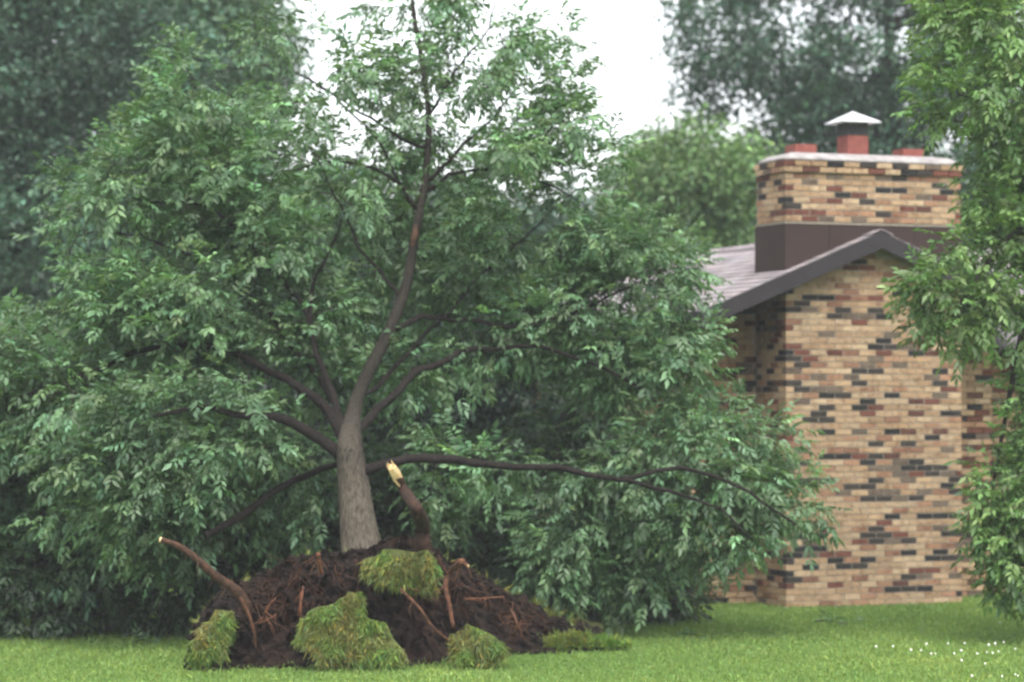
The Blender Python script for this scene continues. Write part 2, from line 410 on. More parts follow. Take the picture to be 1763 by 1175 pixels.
for j in range(14):      # ridge of the cross wing
    v0 = UP + .5 + j * .3; mb = MB(); mb.box(v0, v0 + .29, RV - .13, RV + .13, RZ - .045, RZ + .02, M=HM); mb.build('ridge_cap', M['shingle'], roof)
# fascia boards, soffit
FD = .185
for sg in (-1, 1):
    mb = MB(); e = UP + sg * HALF; v0, v1 = -OV - .03, -OV - .002
    z_ = lambda u: ZP - SL * abs(u - UP) - .002
    pts = [(UP, v0, z_(UP)), (e, v0, z_(e)), (e, v0, z_(e) - FD), (UP, v0, z_(UP) - FD)]
    vs = [L(*p) for p in pts] + [L(p[0], v1, p[2]) for p in pts]
    mb.add(vs, [(0, 1, 2, 3), (7, 6, 5, 4), (0, 4, 5, 1), (1, 5, 6, 2), (2, 6, 7, 3), (3, 7, 4, 0)])
    mb.build('rake_board', M['fascia'], roof)
    mb = MB(); vs = [L(UP, -OV, z_(UP) - .115), L(e, -OV, z_(e) - .115), L(e, DEP + .06, z_(e) - .115), L(UP, DEP + .06, z_(UP) - .115)]
    vs += [p - Vector((0, 0, .012)) for p in vs]
    mb.add(vs, [(0, 1, 2, 3), (7, 6, 5, 4), (0, 4, 5, 1), (1, 5, 6, 2), (2, 6, 7, 3), (3, 7, 4, 0)]); mb.build('soffit', M['soffit'], roof)
mb = MB(); mb.box(UP - HALF - .03, UP - HALF - .002, -OV, ROOF_END + 1.3, zE - .16, zE - .004, M=HM); mb.build('gutter_board', M['fascia'], roof)

# ------------------------------------------------------------------ leaves
GREEN = np.array([.100, .176, .086])
def frame(d):
    up = np.tile(np.array([[0, 0, 1.]]), (len(d), 1)) + rng.normal(0, .25, (len(d), 3))
    s = np.cross(d, up); s /= np.linalg.norm(s, axis=1, keepdims=True) + 1e-9
    nrm = np.cross(s, d); return s, nrm
def leaflets(O, A, N, Ln, Wd):
    """folded four-vertex leaflets: origin, axis, normal"""
    S = np.cross(A, N); k = len(O)
    mid = O + A * Ln[:, None] * .45
    V = np.stack([O, mid + S * Wd[:, None] * .5 + N * Wd[:, None] * .14, O + A * Ln[:, None] - N * Ln[:, None] * .12, mid - S * Wd[:, None] * .5 + N * Wd[:, None] * .14], 1).reshape(-1, 3)
    i = np.arange(k)[:, None] * 4
    T = np.concatenate([i + np.array([[0, 1, 2]]), i + np.array([[0, 2, 3]])], 1).reshape(-1, 3)
    return V, T
def unit(a): return a / (np.linalg.norm(a, axis=1, keepdims=True) + 1e-9)
def tints(k, base, var=.22, hue=.075):
    b = np.exp(rng.normal(0, var, (k, 1))); h = rng.normal(0, hue, (k, 1))
    pale = (rng.uniform(0, 1, (k, 1)) < .045) * rng.uniform(.2, .8, (k, 1))
    b = b * (1 + 1.6 * pale)
    return np.clip(base[None] * b * np.concatenate([1 + h, np.ones((k, 1)), 1 - h * .8], 1), .004, .5)
def compound(O, D, size, base, var=.2):
    """pinnate leaves with seven leaflets"""
    D = unit(D); S, N = frame(D); Vs, Ts, Cs = [], [], []; off = 0
    tc = tints(len(O), base, var)
    for t, sd in ((.35, 1), (.35, -1), (.62, 1), (.62, -1), (.86, 1), (.86, -1), (1, 0)):
        A = unit(D * (.55 if sd else 1) + S * sd * .8 + rng.normal(0, .17, D.shape) + np.array([[0, 0, -.34]]))
        NN = unit(N + rng.normal(0, .4, D.shape)); NN = unit(NN - A * np.sum(NN * A, 1, keepdims=True))
        Ln = size * (.46 if sd else .52) * rng.uniform(.8, 1.2, len(O)); V, T = leaflets(O + D * (size * t)[:, None] - np.array([[0, 0, 1.]]) * (size * t * t * .12)[:, None], A, NN, Ln, Ln * .42)
        Vs.append(V); Ts.append(T + off); off += len(V)
        Cs.append(np.repeat(tc * np.exp(rng.normal(0, .08, (len(O), 1))), 4, 0))
    return np.concatenate(Vs), np.concatenate(Ts), np.concatenate(Cs)
def simple(O, size, base, var=.25, out=None):
    k = len(O); A = rng.normal(0, 1, (k, 3)); A[:, 2] -= .35
    if out is not None: A += out * .8
    A = unit(A); N = rng.normal(0, .7, (k, 3)); N[:, 2] += 1.0; N = unit(N); N = unit(N - A * np.sum(N * A, 1, keepdims=True))
    Ln = size * rng.uniform(.7, 1.3, k); V, T = leaflets(O, A, N, Ln, Ln * rng.uniform(.42, .62, k))
    return V, T, np.repeat(tints(k, base, var), 4, 0)
def ell_points(ells, count, shell=.35, keep=None):
    """random points in a union of ellipsoids; an ellipsoid is (px, py, depth, rx, ry, rdepth, weight)"""
    w = np.array([e[6] * e[3] * e[4] for e in ells], float); w /= w.sum(); out = []
    while sum(len(a) for a in out) < count:
        which = rng.choice(len(ells), 600, p=w); E = np.array([e[:6] for e in ells])[which]
        d = unit(rng.normal(0, 1, (600, 3))); r = rng.uniform(shell, 1, (600, 1)) ** .6
        a = E[:, :3] + d * r * E[:, 3:6]
        if keep is not None: a = a[[keep(*q) for q in a]]
        if len(a): out.append(a)
    return np.concatenate(out)[:count]

# ------------------------------------------------------------------ branching
def resample(pts, step):
    out = [pts[0]]
    for i in range(len(pts) - 1):
        p0 = pts[max(i - 1, 0)]; p1 = pts[i]; p2 = pts[i + 1]; p3 = pts[min(i + 2, len(pts) - 1)]
        k = max(1, int((p2 - p1).length / step))
        for j in range(1, k + 1):
            t = j / k
            out.append(.5 * ((2 * p1) + (p2 - p0) * t + (2 * p0 - 5 * p1 + 4 * p2 - p3) * t * t + (3 * p1 - p0 - 3 * p2 + p3) * t ** 3))
    return out
def grow(nodes, targets, wob=.1, seg=5, rtip=.0035, rmax=.03):
    """join every target to the nearest node already there; returns twig polylines with radii"""
    NP = np.array([list(p) for p in nodes]); n0 = len(NP)
    d0 = np.array([np.min(np.linalg.norm(NP - t, axis=1)) for t in targets]); order = np.argsort(d0)
    allp = np.zeros((n0 + len(targets) * seg, 3)); allp[:n0] = NP; par = np.full(len(allp), -1); cnt = n0; paths = []
    ctr = NP.mean(0)
    for k in order:
        t = targets[k]; d = np.linalg.norm(allp[:cnt] - t, axis=1) 
        j = int(np.argmin(d)); a = allp[j]; dv = t - a; ln = np.linalg.norm(dv) + 1e-6
        bend = rng.normal(0, wob, 3) * ln; bend[2] += .12 * ln; idx = [j]; prev = j
        for s in range(1, seg + 1):
            u = s / seg; p = a + dv * u + bend * 4 * u * (1 - u) * .5 + (rng.normal(0, .018, 3) * ln if s < seg else 0)
            allp[cnt] = p; par[cnt] = prev; prev = cnt; idx.append(cnt); cnt += 1
        paths.append(idx)
    load = np.ones(cnt)
    for i in range(cnt - 1, n0 - 1, -1):
        if par[i] >= 0: load[par[i]] += load[i] * .35
    rad = np.minimum(rtip * np.sqrt(load), rmax)
    return [([allp[i] for i in idx], [min(rad[idx[1]], rad[i]) if s == 0 else rad[i] for s, i in enumerate(idx)]) for idx in paths], allp[:cnt], [idx[-1] for idx in paths]
def twig_mesh(name, tw, material, parent, n=4):
    mb = MB()
    for pts, rad in tw: mb.tube(pts, rad, n, cap=False)
    o = mb.build(name, material, parent, True); tag(o, kind='stuff'); return o
def clump(targets, per, radius, flat=.75):
    k = len(targets); O = np.repeat(targets, per, 0); J = unit(rng.normal(0, 1, (k * per, 3))) * (rng.uniform(0, 1, (k * per, 1)) ** .5) * radius; J[:, 2] *= flat
    return O + J, J

# ------------------------------------------------------------------ the uprooted tree
TB = P(628, 1000, 24.75)
tree = empty('uprooted_tree', (TB.x, TB.y, 0))
tag(tree, 'uprooted leafy tree leaning back from its torn up root plate on the lawn', 'tree')
dep = lambda y, k=0: 24.95 + .0036 * (800 - y) + k
def limb_pts(lst): return resample([P(x, y, d) for x, y, d in lst], .12)
def rads(n, r0, r1, pw=.8): return [r0 + (r1 - r0) * (i / (n - 1)) ** pw for i in range(n)]
LEADER = [(606, 725), (612, 695), (632, 645), (668, 575), (700, 490), (712, 420), (722, 365), (733, 300), (738, 200), (724, 90), (712, 20), (703, -90)]
trunk_pts = limb_pts([(632, 1000, 24.82), (627, 970, 24.84), (622, 940, 24.86), (613, 875, 24.89), (606, 810, 24.94), (602, 765, 24.99)] + [(x, y, 24.95 + .0036 * (800 - y)) for x, y in LEADER])
mb = MB(); kk = len(trunk_pts)
ty = [to_px(p)[1] for p in trunk_pts]
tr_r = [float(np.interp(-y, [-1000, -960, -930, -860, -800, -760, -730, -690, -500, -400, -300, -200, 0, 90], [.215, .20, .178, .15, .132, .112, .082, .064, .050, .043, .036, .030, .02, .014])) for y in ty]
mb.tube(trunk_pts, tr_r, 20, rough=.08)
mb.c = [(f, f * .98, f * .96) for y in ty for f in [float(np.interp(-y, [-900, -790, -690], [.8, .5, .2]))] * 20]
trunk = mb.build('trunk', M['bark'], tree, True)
LIMBS = [
    ([(594, 790), (560, 758), (520, 738), (470, 720), (400, 713), (345, 704), (270, 720)], .065, .014, [0, 0, -.1, -.2, -.4, -.5, -.7]),
    ([(598, 770), (570, 712), (505, 660), (425, 618), (340, 595), (250, 602), (150, 640), (20, 690)], .055, .012, [0, 0, .05, .1, .15, .2, .3, .4]),
    ([(618, 815), (655, 798), (700, 788), (780, 790), (860, 798), (960, 800), (1060, 826), (1140, 806), (1200, 808), (1290, 850), (1370, 905)], .05, .010, [0, .05, .1, .2, .3, .4, .5, .6, .7, .8, .9]),
    ([(1060, 826), (1130, 838), (1200, 862), (1260, 895), (1300, 930)], .024, .008, [.5, .55, .6, .6, .6]),
    ([(606, 752), (655, 708), (720, 642), (800, 605), (870, 600), (955, 608), (1050, 640), (1150, 700)], .048, .010, [0, .1, .2, .4, .5, .6, .8, .9]),
    ([(602, 750), (572, 690), (545, 600), (536, 510), (560, 440), (590, 375)], .042, .010, [0, 0, 0, .1, .2, .2]),
    ([(545, 600), (522, 525), (445, 445), (380, 372), (300, 350), (220, 340)], .026, .008, [0, 0, 0, .1, .1, .2]),
    ([(668, 575), (725, 545), (800, 550), (900, 562), (1020, 525), (1120, 475)], .032, .008, [0, .2, .5, .7, .9, 1.1]),
    ([(722, 365), (690, 322), (640, 286), (560, 276), (470, 300)], .022, .007, [0, -.1, -.2, -.2, -.3]),
    ([(728, 330), (775, 302), (830, 290), (900, 306), (990, 335)], .024, .007, [0, .1, .2, .3, .5]),
    ([(738, 255), (690, 242), (640, 205), (590, 178), (520, 128)], .020, .006, [0, -.1, -.2, -.2, -.2]),
    ([(732, 315), (790, 258), (850, 200), (910, 130)], .024, .007, [0, .1, .3, .4]),
    ([(738, 205), (780, 130), (830, 60), (865, -30)], .017, .006, [0, .1, .2, .3]),
    ([(620, 690), (690, 620), (760, 545), (835, 470), (910, 395), (1000, 330)], .026, .007, [0, .3, .5, .7, .9, 1]),
    ([(598, 792), (555, 806), (488, 836), (425, 877), (350, 925)], .030, .034, [.4, .6, .5, .4, .3]),
    ([(690, 520), (650, 470), (620, 430), (590, 350), (530, 250)], .020, .006, [0, 0, 0, .1, .1]),
    ([(604, 745), (540, 640), (440, 520), (330, 440), (200, 400), (120, 410)], .032, .008, [.2, .4, .5, .6, .7, .8]),
    ([(722, 380), (640, 230), (500, 120), (350, 130)], .018, .006, [.2, .4, .6, .7]),
]
up_pts = [p for p, y in zip(trunk_pts, ty) if y < 740]; nodes = list(up_pts); limb_lines = [trunk_pts]
for k, (ps, r0, r1, dk) in enumerate(LIMBS):
    pts = limb_pts([(x, y, dep(y, d)) for (x, y), d in zip(ps, dk)])
    pts = [p if i in (0,) else p + Vector((noise.noise(p * 2.1), noise.noise(p * 2.3 + Vector((5, 0, 0))), noise.noise(p * 2.2 + Vector((0, 7, 0))))) * .05 + Vector((noise.noise(p * 7), noise.noise(p * 7 + Vector((5, 0, 0))), noise.noise(p * 7 + Vector((0, 7, 0))))) * .022 for i, p in enumerate(pts)]
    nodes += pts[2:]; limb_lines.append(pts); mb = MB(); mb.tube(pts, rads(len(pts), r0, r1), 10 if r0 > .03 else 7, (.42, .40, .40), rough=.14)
    mb.build('limb', M['dark_bark'], tree, True)
mb = MB(); sp = [P(x, y, dep(y) - .045) for x, y in ((710, 425), (714, 405), (716, 388))]
mb.tube(sp, [.018, .034, .016], 7, rough=.4); mb.build('bark_scar', M['root'], tree, True)
# crown
LINE = [(602, 775), (612, 700), (632, 645), (668, 575), (700, 490), (712, 420), (733, 300), (738, 200)]
def near_leader(x, y):
    for (x0, y0), (x1, y1) in zip(LINE, LINE[1:]):
        if min(y0, y1) <= y <= max(y0, y1):
            return abs(x - (x0 + (x1 - x0) * (y - y0) / (y1 - y0)))
    return 999
def keep_crown(x, y, d):
    if near_leader(x, y) < 34 and d < dep(y) + .3: return False
    if 560 < x < 690 and y > 760: return False
    if 790 < x < 985 and 625 < y < 735: return False
    if 840 < x < 915 and 860 < y < 990: return False
    if x > 1010 and y < 150: return False
    if x > 1090 and y < 370: return False
    if x > 1175 and y < 400: return False
    if x > 1215 and 400 < y < 560: return False
    if x > 1275 and 560 < y < 725: return False
    if x > 1290 and y > 940: return False
    if x > 1180 and y > 1010: return False
    if 470 < x < 690 and y < 120 and d > 0 and random.random() < .8: return False
    if 770 < x < 860 and 150 < y < 240: return False
    if x < 240 and y < 160: return False
    if x < 180 and y < 290: return False
    if x < 95 and y < 480: return False
    if 250 < x < 480 and 860 < y and d < 24.6: return False
    if 560 < x < 740 and y > 720 and d < 24.8: return False
    return True
ells = [(600, 250, 26.0, 420, 230, 1.5, 1), (300, 400, 25.6, 220, 300, 1.2, 1.1), (810, 250, 26.4, 270, 250, 1.4, .9), (740, 50, 26.9, 270, 120, 1.1, .6),
        (1000, 520, 26.4, 240, 170, 1.1, 1.1), (1090, 480, 26.6, 110, 100, .7, 1.6), (1130, 640, 26.3, 150, 130, .8, 1.1), (1215, 850, 25.9, 215, 130, .7, 1.3), (1010, 930, 26.2, 170, 120, .5, 1),
        (760, 560, 26.0, 280, 200, 1.0, .8), (300, 730, 24.6, 240, 160, .7, 1.1), (260, 880, 25.0, 190, 110, .6, 1), (60, 680, 25.3, 130, 120, .6, 1),
        (430, 520, 25.5, 230, 180, 1.0, .9), (770, 830, 25.4, 150, 90, .5, .8), (500, 850, 25.3, 120, 110, .4, .7)]
tp = ell_points([(e[0], e[1], e[2] + .55) + e[3:] for e in ells], 1050, .25, keep_crown); tg = Pn(tp)
tg = tg[tg[:, 2] > .12]
tw, allp, ends = grow(nodes, tg, .12, 5)
twig_mesh('twigs', tw, M['dark_bark'], tree)
def crown_leaves(tg, per, radius, size, base, var=.2, spread=.2, along=None, test=None):
    if along is not None:          # leaves set along the outer part of each twig
        E = np.array([t[0][-1] for t in along]); B = np.array([t[0][-3] for t in along]); tg = E
        f = rng.uniform(-.25, 1, (len(E) * per, 1)); dv = unit(E - B) * np.minimum(np.linalg.norm(E - B, axis=1, keepdims=True), .35)
        O = np.repeat(E, per, 0) - np.repeat(dv, per, 0) * f; J = rng.normal(0, 1, O.shape) * radius * .33; O = O + J
        D = unit(np.repeat(dv, per, 0)) * .7 + unit(J) * .9 + np.array([[-.12, -.1, -.12]])
    else:
        O, J = clump(tg, per, radius); D = unit(J) + rng.normal(0, .35, O.shape) + np.array([[-.15, -.1, -.1]])
    cb = np.repeat(np.exp(rng.normal(0, spread, (len(tg), 1))), per, 0)
    ok = O[:, 2] > .04
    if test is not None: ok &= test(O)
    O, D, cb = O[ok], D[ok], cb[ok]
    V, T, Cc = compound(O, D, rng.uniform(.6, 1.3, len(O)) * size, base, var)
    cb7 = np.repeat(np.tile(cb, (7, 1)), 4, 0)
    return V, T, Cc * cb7
LPX = np.concatenate([np.array([(*to_px(p), p[1]) for p in pts]) for pts in limb_lines])
def off_limbs(O):
    q = np.array([to_px(p) for p in O]); ok = np.ones(len(O), bool)
    for a in range(0, len(O), 2000):
        d = np.hypot(q[a:a + 2000, 0:1] - LPX[None, :, 0], q[a:a + 2000, 1:2] - LPX[None, :, 1] - 6)
        j = d.argmin(1); hit = (d[np.arange(len(d)), j] < 32) & (O[a:a + 2000, 1] < LPX[j, 2] + .05)
        ok[a:a + 2000] = ~(hit & (rng.uniform(0, 1, len(d)) < .88))
    return ok
V, T, Cc = crown_leaves(tg, 25, .25, .17, GREEN, along=tw, test=off_limbs)
tag(link('crown', np_mesh('crown', V, T, Cc, M['leaf']), tree), kind='stuff')

# ---- root plate
top = [(318, 1135), (335, 1095), (358, 1045), (395, 1012), (440, 992), (490, 975), (530, 958), (590, 950), (640, 944), (690, 930), (735, 935), (775, 962), (810, 982), (860, 1016), (920, 1046), (970, 1078), (1040, 1100)]
bot = [(318, 1150), (350, 1146), (395, 1140), (440, 1130), (480, 1120), (530, 1128), (580, 1135), (640, 1138), (690, 1138), (735, 1136), (775, 1132), (810, 1122), (860, 1116), (920, 1108), (970, 1102), (1020, 1102), (1060, 1104)]
def lerp_list(lst, s):
    x = s * (len(lst) - 1); i = min(int(x), len(lst) - 2); t = x - i
    return tuple(a + (b_ - a) * t for a, b_ in zip(lst[i], lst[i + 1]))
NS, NT = 230, 100
def plate(s, t):
    tx, ty = lerp_list(top, s); bx, by = lerp_list(bot, s)
    Yb = 23.75 + .75 * s + .25 * math.sin(s * 5)
    b0 = G(bx, by); Yb = min(b0.y, 23.55 + .95 * s + 2.6 * max(0, s - .55)); b0 = P(bx, by, Yb); b0.z = -.03
    Yt = Yb + .42 + .1 * math.sin(s * 9); t0 = P(tx, ty, Yt)
    if t < .62:
        q = t / .62; p = b0.lerp(t0, q); p.y -= .07 * math.sin(q * math.pi)
        hollow = math.exp(-((tx - 725) / 55) ** 2) * .42 + math.exp(-((tx - 470) / 50) ** 2) * .26 + math.exp(-((tx - 850) / 45) ** 2) * .16
        p.y += hollow * max(0.0, math.sin(min(q * 1.22, 1) * math.pi)) ** .7       # torn out pockets under an overhanging rim
        amp = .26 * max(math.sin(q * math.pi), .35) ** .5
    else:
        q = (t - .62) / .38; back = Vector((t0.x * 1.0 + .02, Yt + 1.5, -.03)); p = t0.lerp(back, q); p.z += .12 * math.sin(q * math.pi); amp = .05 + .14 * max(0, 1 - q * 4)
    rid = 1 - 2 * abs(noise.noise(Vector((p.x * 4.2, p.y * 4.2, p.z * 2.4)))) 
    nz = noise.fractal(p * 2.6, .9, 2.1, 5) * amp * .7 + rid * amp * .32 + noise.fractal(p * 10, .7, 2.0, 4) * amp * .5
    n2 = noise.noise(p * 5 + Vector((9, 3, 1))) * amp * .4
    up = noise.fractal(Vector((p.x * 5, 0, 3)), .8, 2, 4) * .07 * min(1, max(0, (t - .4) / .2)) * (1 if t < .7 else max(0, 1 - (t - .7) / .1))
    return p + Vector((n2, -nz, nz * .35 + up))
vs, cs, fs, ms = [], [], [], []
for i in range(NS + 1):
    for j in range(NT + 1):
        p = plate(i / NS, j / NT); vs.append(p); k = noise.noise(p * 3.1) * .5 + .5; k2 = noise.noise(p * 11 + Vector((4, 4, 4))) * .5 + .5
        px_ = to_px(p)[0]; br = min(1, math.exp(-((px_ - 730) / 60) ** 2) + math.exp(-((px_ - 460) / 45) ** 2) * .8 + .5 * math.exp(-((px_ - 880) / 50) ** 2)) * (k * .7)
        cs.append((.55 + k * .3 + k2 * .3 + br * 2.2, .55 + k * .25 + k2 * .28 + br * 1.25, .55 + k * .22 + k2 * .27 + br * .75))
for i in range(NS):
    for j in range(NT):
        a = i * (NT + 1) + j; fs.append((a, a + NT + 1, a + NT + 2, a + 1)); ms.append(1 if j / NT > .70 else 0)
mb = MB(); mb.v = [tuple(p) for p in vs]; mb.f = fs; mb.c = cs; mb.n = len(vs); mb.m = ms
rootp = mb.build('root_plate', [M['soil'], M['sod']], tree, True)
# soil clods
mb = MB()
for k in range(900):
    s = random.uniform(.04, .95); p = plate(s, random.choice([random.uniform(.08, .66), random.uniform(.52, .68)])) + Vector((0, -.01, 0)); r = random.uniform(.008, .03) * (1.6 if random.random() < .12 else 1); c = random.uniform(.6, 1.5)
    vv = [p + Vector((random.gauss(0, 1), random.gauss(0, 1), random.gauss(0, 1))).normalized() * r * random.uniform(.7, 1.2) for _ in range(6)]
    d6 = [Vector(x) for x in ((1, 0, 0), (-1, 0, 0), (0, 1, 0), (0, -1, 0), (0, 0, 1), (0, 0, -1))]
    vv = [p + d * r * random.uniform(.6, 1.3) for d in d6]
    mb.add(vv, [(0, 2, 4), (2, 1, 4), (1, 3, 4), (3, 0, 4), (2, 0, 5), (1, 2, 5), (3, 1, 5), (0, 3, 5)], (c, c * .95, c * .9))
for k in range(230):      # crumbs thrown on the grass before it
    x, y = lerp_list(bot, random.uniform(0, .97)); p = P(x, y, 0.1 + plate((x - 318) / 742, 0).y - abs(random.gauss(.12, .14))); p.z = random.uniform(.02, .045); r = random.uniform(.006, .022); c = random.uniform(.6, 1.6)
    mb.add([p + d * r * random.uniform(.6, 1.3) for d in d6], [(0, 2, 4), (2, 1, 4), (1, 3, 4), (3, 0, 4), (2, 0, 5), (1, 2, 5), (3, 1, 5), (0, 3, 5)], (c, c * .9, c * .8))
tag(mb.build('soil_clods', M['soil'], rootp), kind='stuff')
# grass blades -------------------------------------------------------------
def blades(O, Dr, ln, wd, base, var=.25, hue=.2, bend=.35):
    k = len(O); Dr = unit(Dr); side = unit(np.cross(Dr, rng.normal(0, 1, (k, 3)))); b2 = rng.normal(0, bend, (k, 3)) * ln[:, None]; b2[:, 2] -= .15 * ln
    V = np.stack([O - side * wd[:, None] * .5, O + side * wd[:, None] * .5, O + Dr * ln[:, None] * .6 + side * wd[:, None] * .3 + b2 * .3, O + Dr * ln[:, None] + b2], 1).reshape(-1, 3)
    i = np.arange(k)[:, None] * 4; T = np.concatenate([i + np.array([[0, 1, 2]]), i + np.array([[0, 2, 3]])], 1).reshape(-1, 3)
    return V, T, np.repeat(tints(k, base, var, hue), 4, 0)
OLIVE = np.array([.145, .175, .044])
def sod_flap(outline, Y0, bulge=.07, thick=.1, nb=2600, label=None, drop=(.03, -.22, -.55), ln=.06, lean=0.0, base=OLIVE):
    """a pillow of turf: outline in photo pixels at depth Y0, bulging towards the lawn"""
    cx = sum(p[0] for p in outline) / len(outline); cy = sum(p[1] for p in outline) / len(outline)
    ol = []
    for (x0, y0), (x1, y1) in zip(outline, outline[1:] + outline[:1]):
        for s in range(6): ol.append((x0 + (x1 - x0) * s / 6, y0 + (y1 - y0) * s / 6))
    K = len(ol); rings = 9; vs = [];
    for i in range(rings + 1):
        r = (i + .001) / rings
        for (x, y) in ol:
            jx = (noise.noise(Vector((x * .03, y * .03, Y0))) * 9 + noise.noise(Vector((x * .11, y * .11, Y0))) * 9) * r
            px_, py_ = cx + (x - cx) * r + jx, cy + (y - cy) * r + jx * .6
            p = P(px_, py_, Y0 - bulge * (1 - r ** 2.2) + lean * (cy - py_) / 100)
            p.y += noise.fractal(p * 4, 1, 2, 3) * .09; p.z = max(p.z, -.02); vs.append(p)
    for (x, y) in ol:
        p = P(cx + (x - cx) * .85, cy + (y - cy) * .85, Y0 + thick); p.z = max(p.z, -.03); vs.append(p)
    fs = [(i * K + j, i * K + (j + 1) % K, (i + 1) * K + (j + 1) % K, (i + 1) * K + j) for i in range(rings + 1) for j in range(K)] + [tuple((rings + 1) * K + j for j in range(K))[::-1], tuple(range(K))]
    mb = MB(); mb.add(vs, fs); fl = mb.build('sod_flap', M['sod'], rootp, True)
    if label: fl['label'] = label
    A = np.array([list(v) for v in vs]); i = rng.integers(0, rings, nb); j = rng.integers(0, K, nb)
    # even cover: favour the outer rings
    i = np.minimum((np.sqrt(rng.uniform(0, 1, nb)) * rings).astype(int), rings - 1)
    f1, f2 = rng.uniform(0, 1, (nb, 1)), rng.uniform(0, 1, (nb, 1))
    O = A[i * K + j] * (1 - f1) * (1 - f2) + A[i * K + (j + 1) % K] * f1 * (1 - f2) + A[(i + 1) * K + (j + 1) % K] * f1 * f2 + A[(i + 1) * K + j] * (1 - f1) * f2
    Dr = np.tile(np.array([drop]), (nb, 1)) + rng.normal(0, .2, (nb, 3))
    V, T, Cc = blades(O, Dr, rng.uniform(.5, 1.3, nb) * ln, np.full(nb, .007), base)
    pt = np.array([noise.fractal(Vector(q) * 5, 1, 2, 3) for q in O]); pt = np.clip(.5 + pt * 1.2, 0, 1)[:, None]
    Cc = Cc * np.repeat(pt * np.array([[.78, 1.05, .8]]) + (1 - pt) * np.array([[1.1, .92, 1.0]]), 4, 0) 
    tag(link('turf_grass', np_mesh('turf_grass', V, T, Cc, M['grass']), fl), kind='stuff')
sod_flap([(368, 1050), (400, 1050), (408, 1085), (385, 1125), (340, 1142), (318, 1140), (340, 1090)], 23.5, .03, .3, 4200)
sod_flap([(510, 1080), (545, 1045), (600, 1020), (630, 1022), (622, 1060), (668, 1075), (698, 1130), (640, 1142), (545, 1140), (538, 1115), (505, 1100)], 23.48, .04, .4, 11000)
sod_flap([(625, 965), (665, 950), (735, 946), (758, 975), (752, 1015), (715, 1005), (660, 1000), (628, 985)], 23.82, .04, .3, 5600, ln=.075)
sod_flap([(778, 1100), (805, 1075), (845, 1092), (870, 1112), (868, 1132), (800, 1138), (775, 1132)], 23.62, .05, .3, 3600)
sod_flap([(872, 1120), (915, 1108), (985, 1092), (1050, 1102), (1085, 1112), (1000, 1118), (920, 1124)], 25.25, .015, .4, 3600, drop=(.1, -.2, .6), ln=.065, base=np.array([.165, .235, .055]))
# grass along the plate's upper rim and back
nb = 9000; S_ = rng.uniform(.03, .97, nb); T_ = rng.uniform(.66, .97, nb)
O = np.array([list(plate(s, t)) for s, t in zip(S_[:3600], T_[:3600])]); 
V, T, Cc = blades(O, np.array([[0, -.1, .8]]) + rng.normal(0, .35, O.shape), rng.uniform(.05, .11, len(O)), np.full(len(O), .008), OLIVE)
tag(link('turf_grass', np_mesh('turf_grass', V, T, Cc, M['grass']), rootp), kind='stuff')
# ---- roots
def root(pts, r0, r1, label=None, tip=None, c=(1, 1, 1), seg=.05, n=9, rough=.22):
    pp = resample([P(*p) for p in pts], seg); mb = MB(); k = len(pp)
    pp = [p + Vector((noise.noise(p * 6), noise.noise(p * 6 + Vector((3, 0, 0))), noise.noise(p * 6 + Vector((0, 3, 0))))) * r0 * .14 for p in pp]
    mb.tube(pp, [r_ * (1 + .16 * noise.noise(p * 11)) for r_, p in zip(rads(k, r0, r1, 1), pp)], n, c, rough)
    for _ in range(max(2, k // 2)):
        i = random.randrange(0, max(1, int(k * .75))); p = pp[i]; d = Vector((random.gauss(0, 1), random.gauss(-.3, .6), random.gauss(-.5, .6))).normalized(); q = [p]; ln = random.uniform(.05, .2)
        for _j in range(4): d = (d + Vector((random.gauss(0, .3), random.gauss(0, .3), random.gauss(-.15, .2)))).normalized(); q.append(q[-1] + d * ln / 4)
        rr_ = random.uniform(.0025, .006); mb.tube(q, [rr_ * 1.4, rr_, rr_ * .8, rr_ * .6, rr_ * .3], 5, c, cap=False)
    o = mb.build('root', M['root'], rootp, True)
    if label: o['label'] = label
    if tip:
        mb = MB(); d = (pp[-1] - pp[-2]).normalized()
        a = d.cross(Vector((0, 1, 0))).normalized()
        if tip == 'cut':
            mb.tube([pp[-1] - d * .004, pp[-1] + d * .012], [r1 * 1.0, r1 * .85], 9)
        else:        # splintered
            mb.tube([pp[-1] - d * .04, pp[-1] + d * .03, pp[-1] + d * .12], [r1 * 1.03, r1 * .98, r1 * .8], 9, rough=.3)
            for q in range(9):
                an = q * .7; off = (a * math.cos(an) + d.cross(a) * math.sin(an)) * r1 * random.uniform(.3, .8)
                ln = random.uniform(.13, .19); mb.tube([pp[-1] + off - d * .03, pp[-1] + off + d * ln * .5, pp[-1] + off * 1.2 + d * ln], [r1 * .38, r1 * .3, .002], 5)
            b0 = pp[-1] - d * .02; mb.tube([b0 + Vector((-.02, -r1 * .8, 0)), b0 - d * .08 + Vector((-.02, -r1 * .95, 0)), b0 - d * .16 + Vector((-.015, -r1 * .8, 0))], [r1 * .4, r1 * .4, .003], 6)
        mb.build('broken_end', M['wood'], o)
DK = (.5, .45, .42)
root([(735, 975, 24.05), (728, 935, 24.0), (728, 905, 23.98), (716, 875, 23.02), (698, 848, 23.92), (683, 820, 23.9)], .070, .046, 'thick upright root snapped off with pale splintered end', 'split', DK)
root([(425, 1050, 23.55), (410, 1020, 23.5), (375, 995, 23.4), (345, 968, 23.32), (312, 943, 23.28), (277, 930, 23.25)], .048, .024, 'long bent root sticking out with a pale cut tip', 'cut', (.8, .75, .7))
root([(405, 1012, 23.5), (422, 1045, 23.48), (436, 1080, 23.5), (440, 1115, 23.55)], .022, .008, c=(1.3, 1.1, .9))
